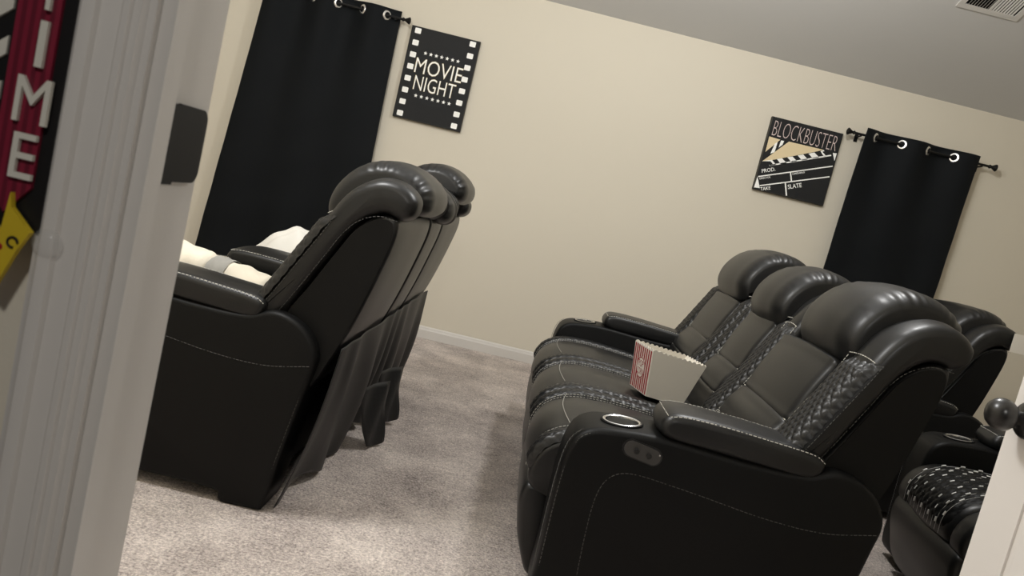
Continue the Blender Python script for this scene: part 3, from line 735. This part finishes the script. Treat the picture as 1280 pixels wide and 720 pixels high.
# ------------------------------------------------------------------ ceiling vent (on the sloping ceiling)
th_ = math.radians(27); vd = Vector((0, -math.cos(th_), math.sin(th_))); nv_ = Vector((0, -math.sin(th_), -math.cos(th_)))
VW, VH = .372, .24
yc0 = 4.640; zc0 = ZW+(D-yc0)*SL
VT = empty('ceiling_vent', Vector((2.458, yc0, zc0)), 0, 'white louvred air vent on the sloping ceiling in the top right corner', 'vent')
def vp(x, s_, h): return Vector((x, 0, 0))+vd*s_+nv_*h
q = MB()
def slab(mb, x0, x1, s0, s1, h0, h1, mi=0):
    c_ = [vp(x, s_, h) for h in (h0, h1) for x, s_ in ((x0, s0), (x1, s0), (x1, s1), (x0, s1))]
    mb.add(c_, [(3, 2, 1, 0), (4, 5, 6, 7), (0, 1, 5, 4), (1, 2, 6, 5), (2, 3, 7, 6), (3, 0, 4, 7)], mi)
a = VW/2
slab(q, -a, a, 0, .032, -.001, .008); slab(q, -a, a, VH-.032, VH, -.001, .008); slab(q, -a, -a+.034, .032, VH-.032, -.001, .008); slab(q, a-.034, a, .032, VH-.032, -.001, .008); slab(q, -.007, .007, .032, VH-.032, -.001, .008)
q.build('frame', 'vent', VT, 0)
q = MB(); slab(q, -a+.03, a-.03, .03, VH-.03, -.001, .0012); q.build('duct_backing', 'dark', VT, 0)  # flat sheet on the ceiling; shade between the louvres painted as black
for side in (-1, 1):
    for k in range(8):
        q = MB()
        x = side*(.017+.0165*k); tl = -side*.003
        c_ = [vp(x+tl, .032, .002), vp(x+tl+.0015, .032, .002), vp(x-tl+.0015, .032, .0085), vp(x-tl, .032, .0085)]
        q.prism(c_, vd*(VH-.064)); q.build('louvre', 'vent', VT, 0)
q = MB(); q.lathe([(.004, 0), (.004, .001), (.002, .002)], vp(a-.016, .10, .008), nv_, 12); q.build('screw', 'chrome', VT)

# ------------------------------------------------------------------ hall sign left of the casing
def sg_(X49, Z49, Y=.527): k = Y/.49; return (X49*k, 1.073+(Z49-1.073)*k)
SG = empty('cinema_sign', (-.36, YH0, 1.10), 0, 'red vertical sign with white letters and a yellow star, left of the door casing', 'sign')
YS = .529
def sgp(mb, pts, y0, y1, mi=0):   # sign polygon in absolute x,z -> local, from depth y0 to y1
    mb.prism([(x+.36, y0-YH0, z-1.10) for x, z in pts], (0, y1-y0, 0), mi)
xr = -.3085; xw = .0285
q = MB(); sgp(q, [(-.46, .975), (xr, .975), (xr, 1.50), (-.46, 1.50)], YS, YH0-.001); q.build('sign_board', 'sign_black', SG, 0)
q = MB()
n_ = 9
for k in range(n_):
    xa = xr-.0083-xw+xw*k/n_; xb = xa+xw/n_; sgp(q, [(xa, .985+.004*abs(k-4)), (xb, .985+.004*abs(k-3)), (xb, 1.49), (xa, 1.49)], YS-.003, YS, k % 2)
q.build('red_panel', ['sign_red', 'sign_red_dark'], SG, 0)
q = MB(); xc = xr-.0083-xw/2+.0070
for ch, z, hw in (('E', 1.0252, .0175), ('M', 1.0628, .0255), ('I', 1.1003, .0056), ('T', 1.138, .020), ('E', 1.205, .0175), ('I', 1.2425, .0056), ('V', 1.28, .022), ('O', 1.3175, .022), ('M', 1.355, .0255)):
    q = MB(); text_mesh(q, ch, (xc+.36, YS-.0048-YH0, z-1.10), (1, 0, 0), (0, 0, 1), hw*.88, .0305, 0, 0, 'C', .0016); q.build('letter', 'sign_white', SG, 0)
q = MB()
for k in range(16):
    z = .985+.030*k; x1 = xr-.0115-xw; sgp(q, [(x1-.030, z-.012), (x1, z+.014), (x1, z+.026), (x1-.030, z)], YS-.002, YS)
q.build('white_stripes', 'sign_white', SG, 0)
q = MB(); sgp(q, [(-.46, 1.10), (-.385, 1.10), (-.385, 1.50), (-.46, 1.50)], YS-.003, YS); q.build('yellow_panel', 'sign_yellow', SG, 0)
q = MB(); cx, cz = -.3345, .967
sgp(q, [(-.3265, 1.000), (-.3245, .990), (-.3095, .976), (-.3165, .962), (-.3270, .934), (-.338, .942), (-.357, .928), (-.351, .952), (-.364, .968), (-.346, .971), (-.3375, .985), (-.3345, .974), (-.3290, .975)], YS-.008, YS-.003); q.build('yellow_star', 'sign_yellow', SG, 0)
q = MB(); q.tube([(-.3195+.36+.0035*math.cos(t), YS-.0085-YH0, .967-1.10+.0035*math.sin(t)) for t in [i*.5 for i in range(11)]], .0009, 5)
q.build('star_curl', 'sign_black', SG)
q = MB(); q.lathe([(.0028, 0), (.002, .001)], (-.3285+.36, YS-.008-YH0, .962-1.10), (0, -1, 0), 10); q.build('star_dot', 'paper_red', SG)
# clear plastic bumper stuck on the casing
q = MB(); q.lathe([(.0105, 0), (.0100, .002), (.0075, .0045), (.004, .006), (.0008, .0065)], (-.3020, YH0-.0168, .9700), (0, -1, 0), 28)
tag(q.build('wall_bumper', 'clear', None, 60), 'small clear plastic dome stuck on the white door casing beside the star', 'bumper')
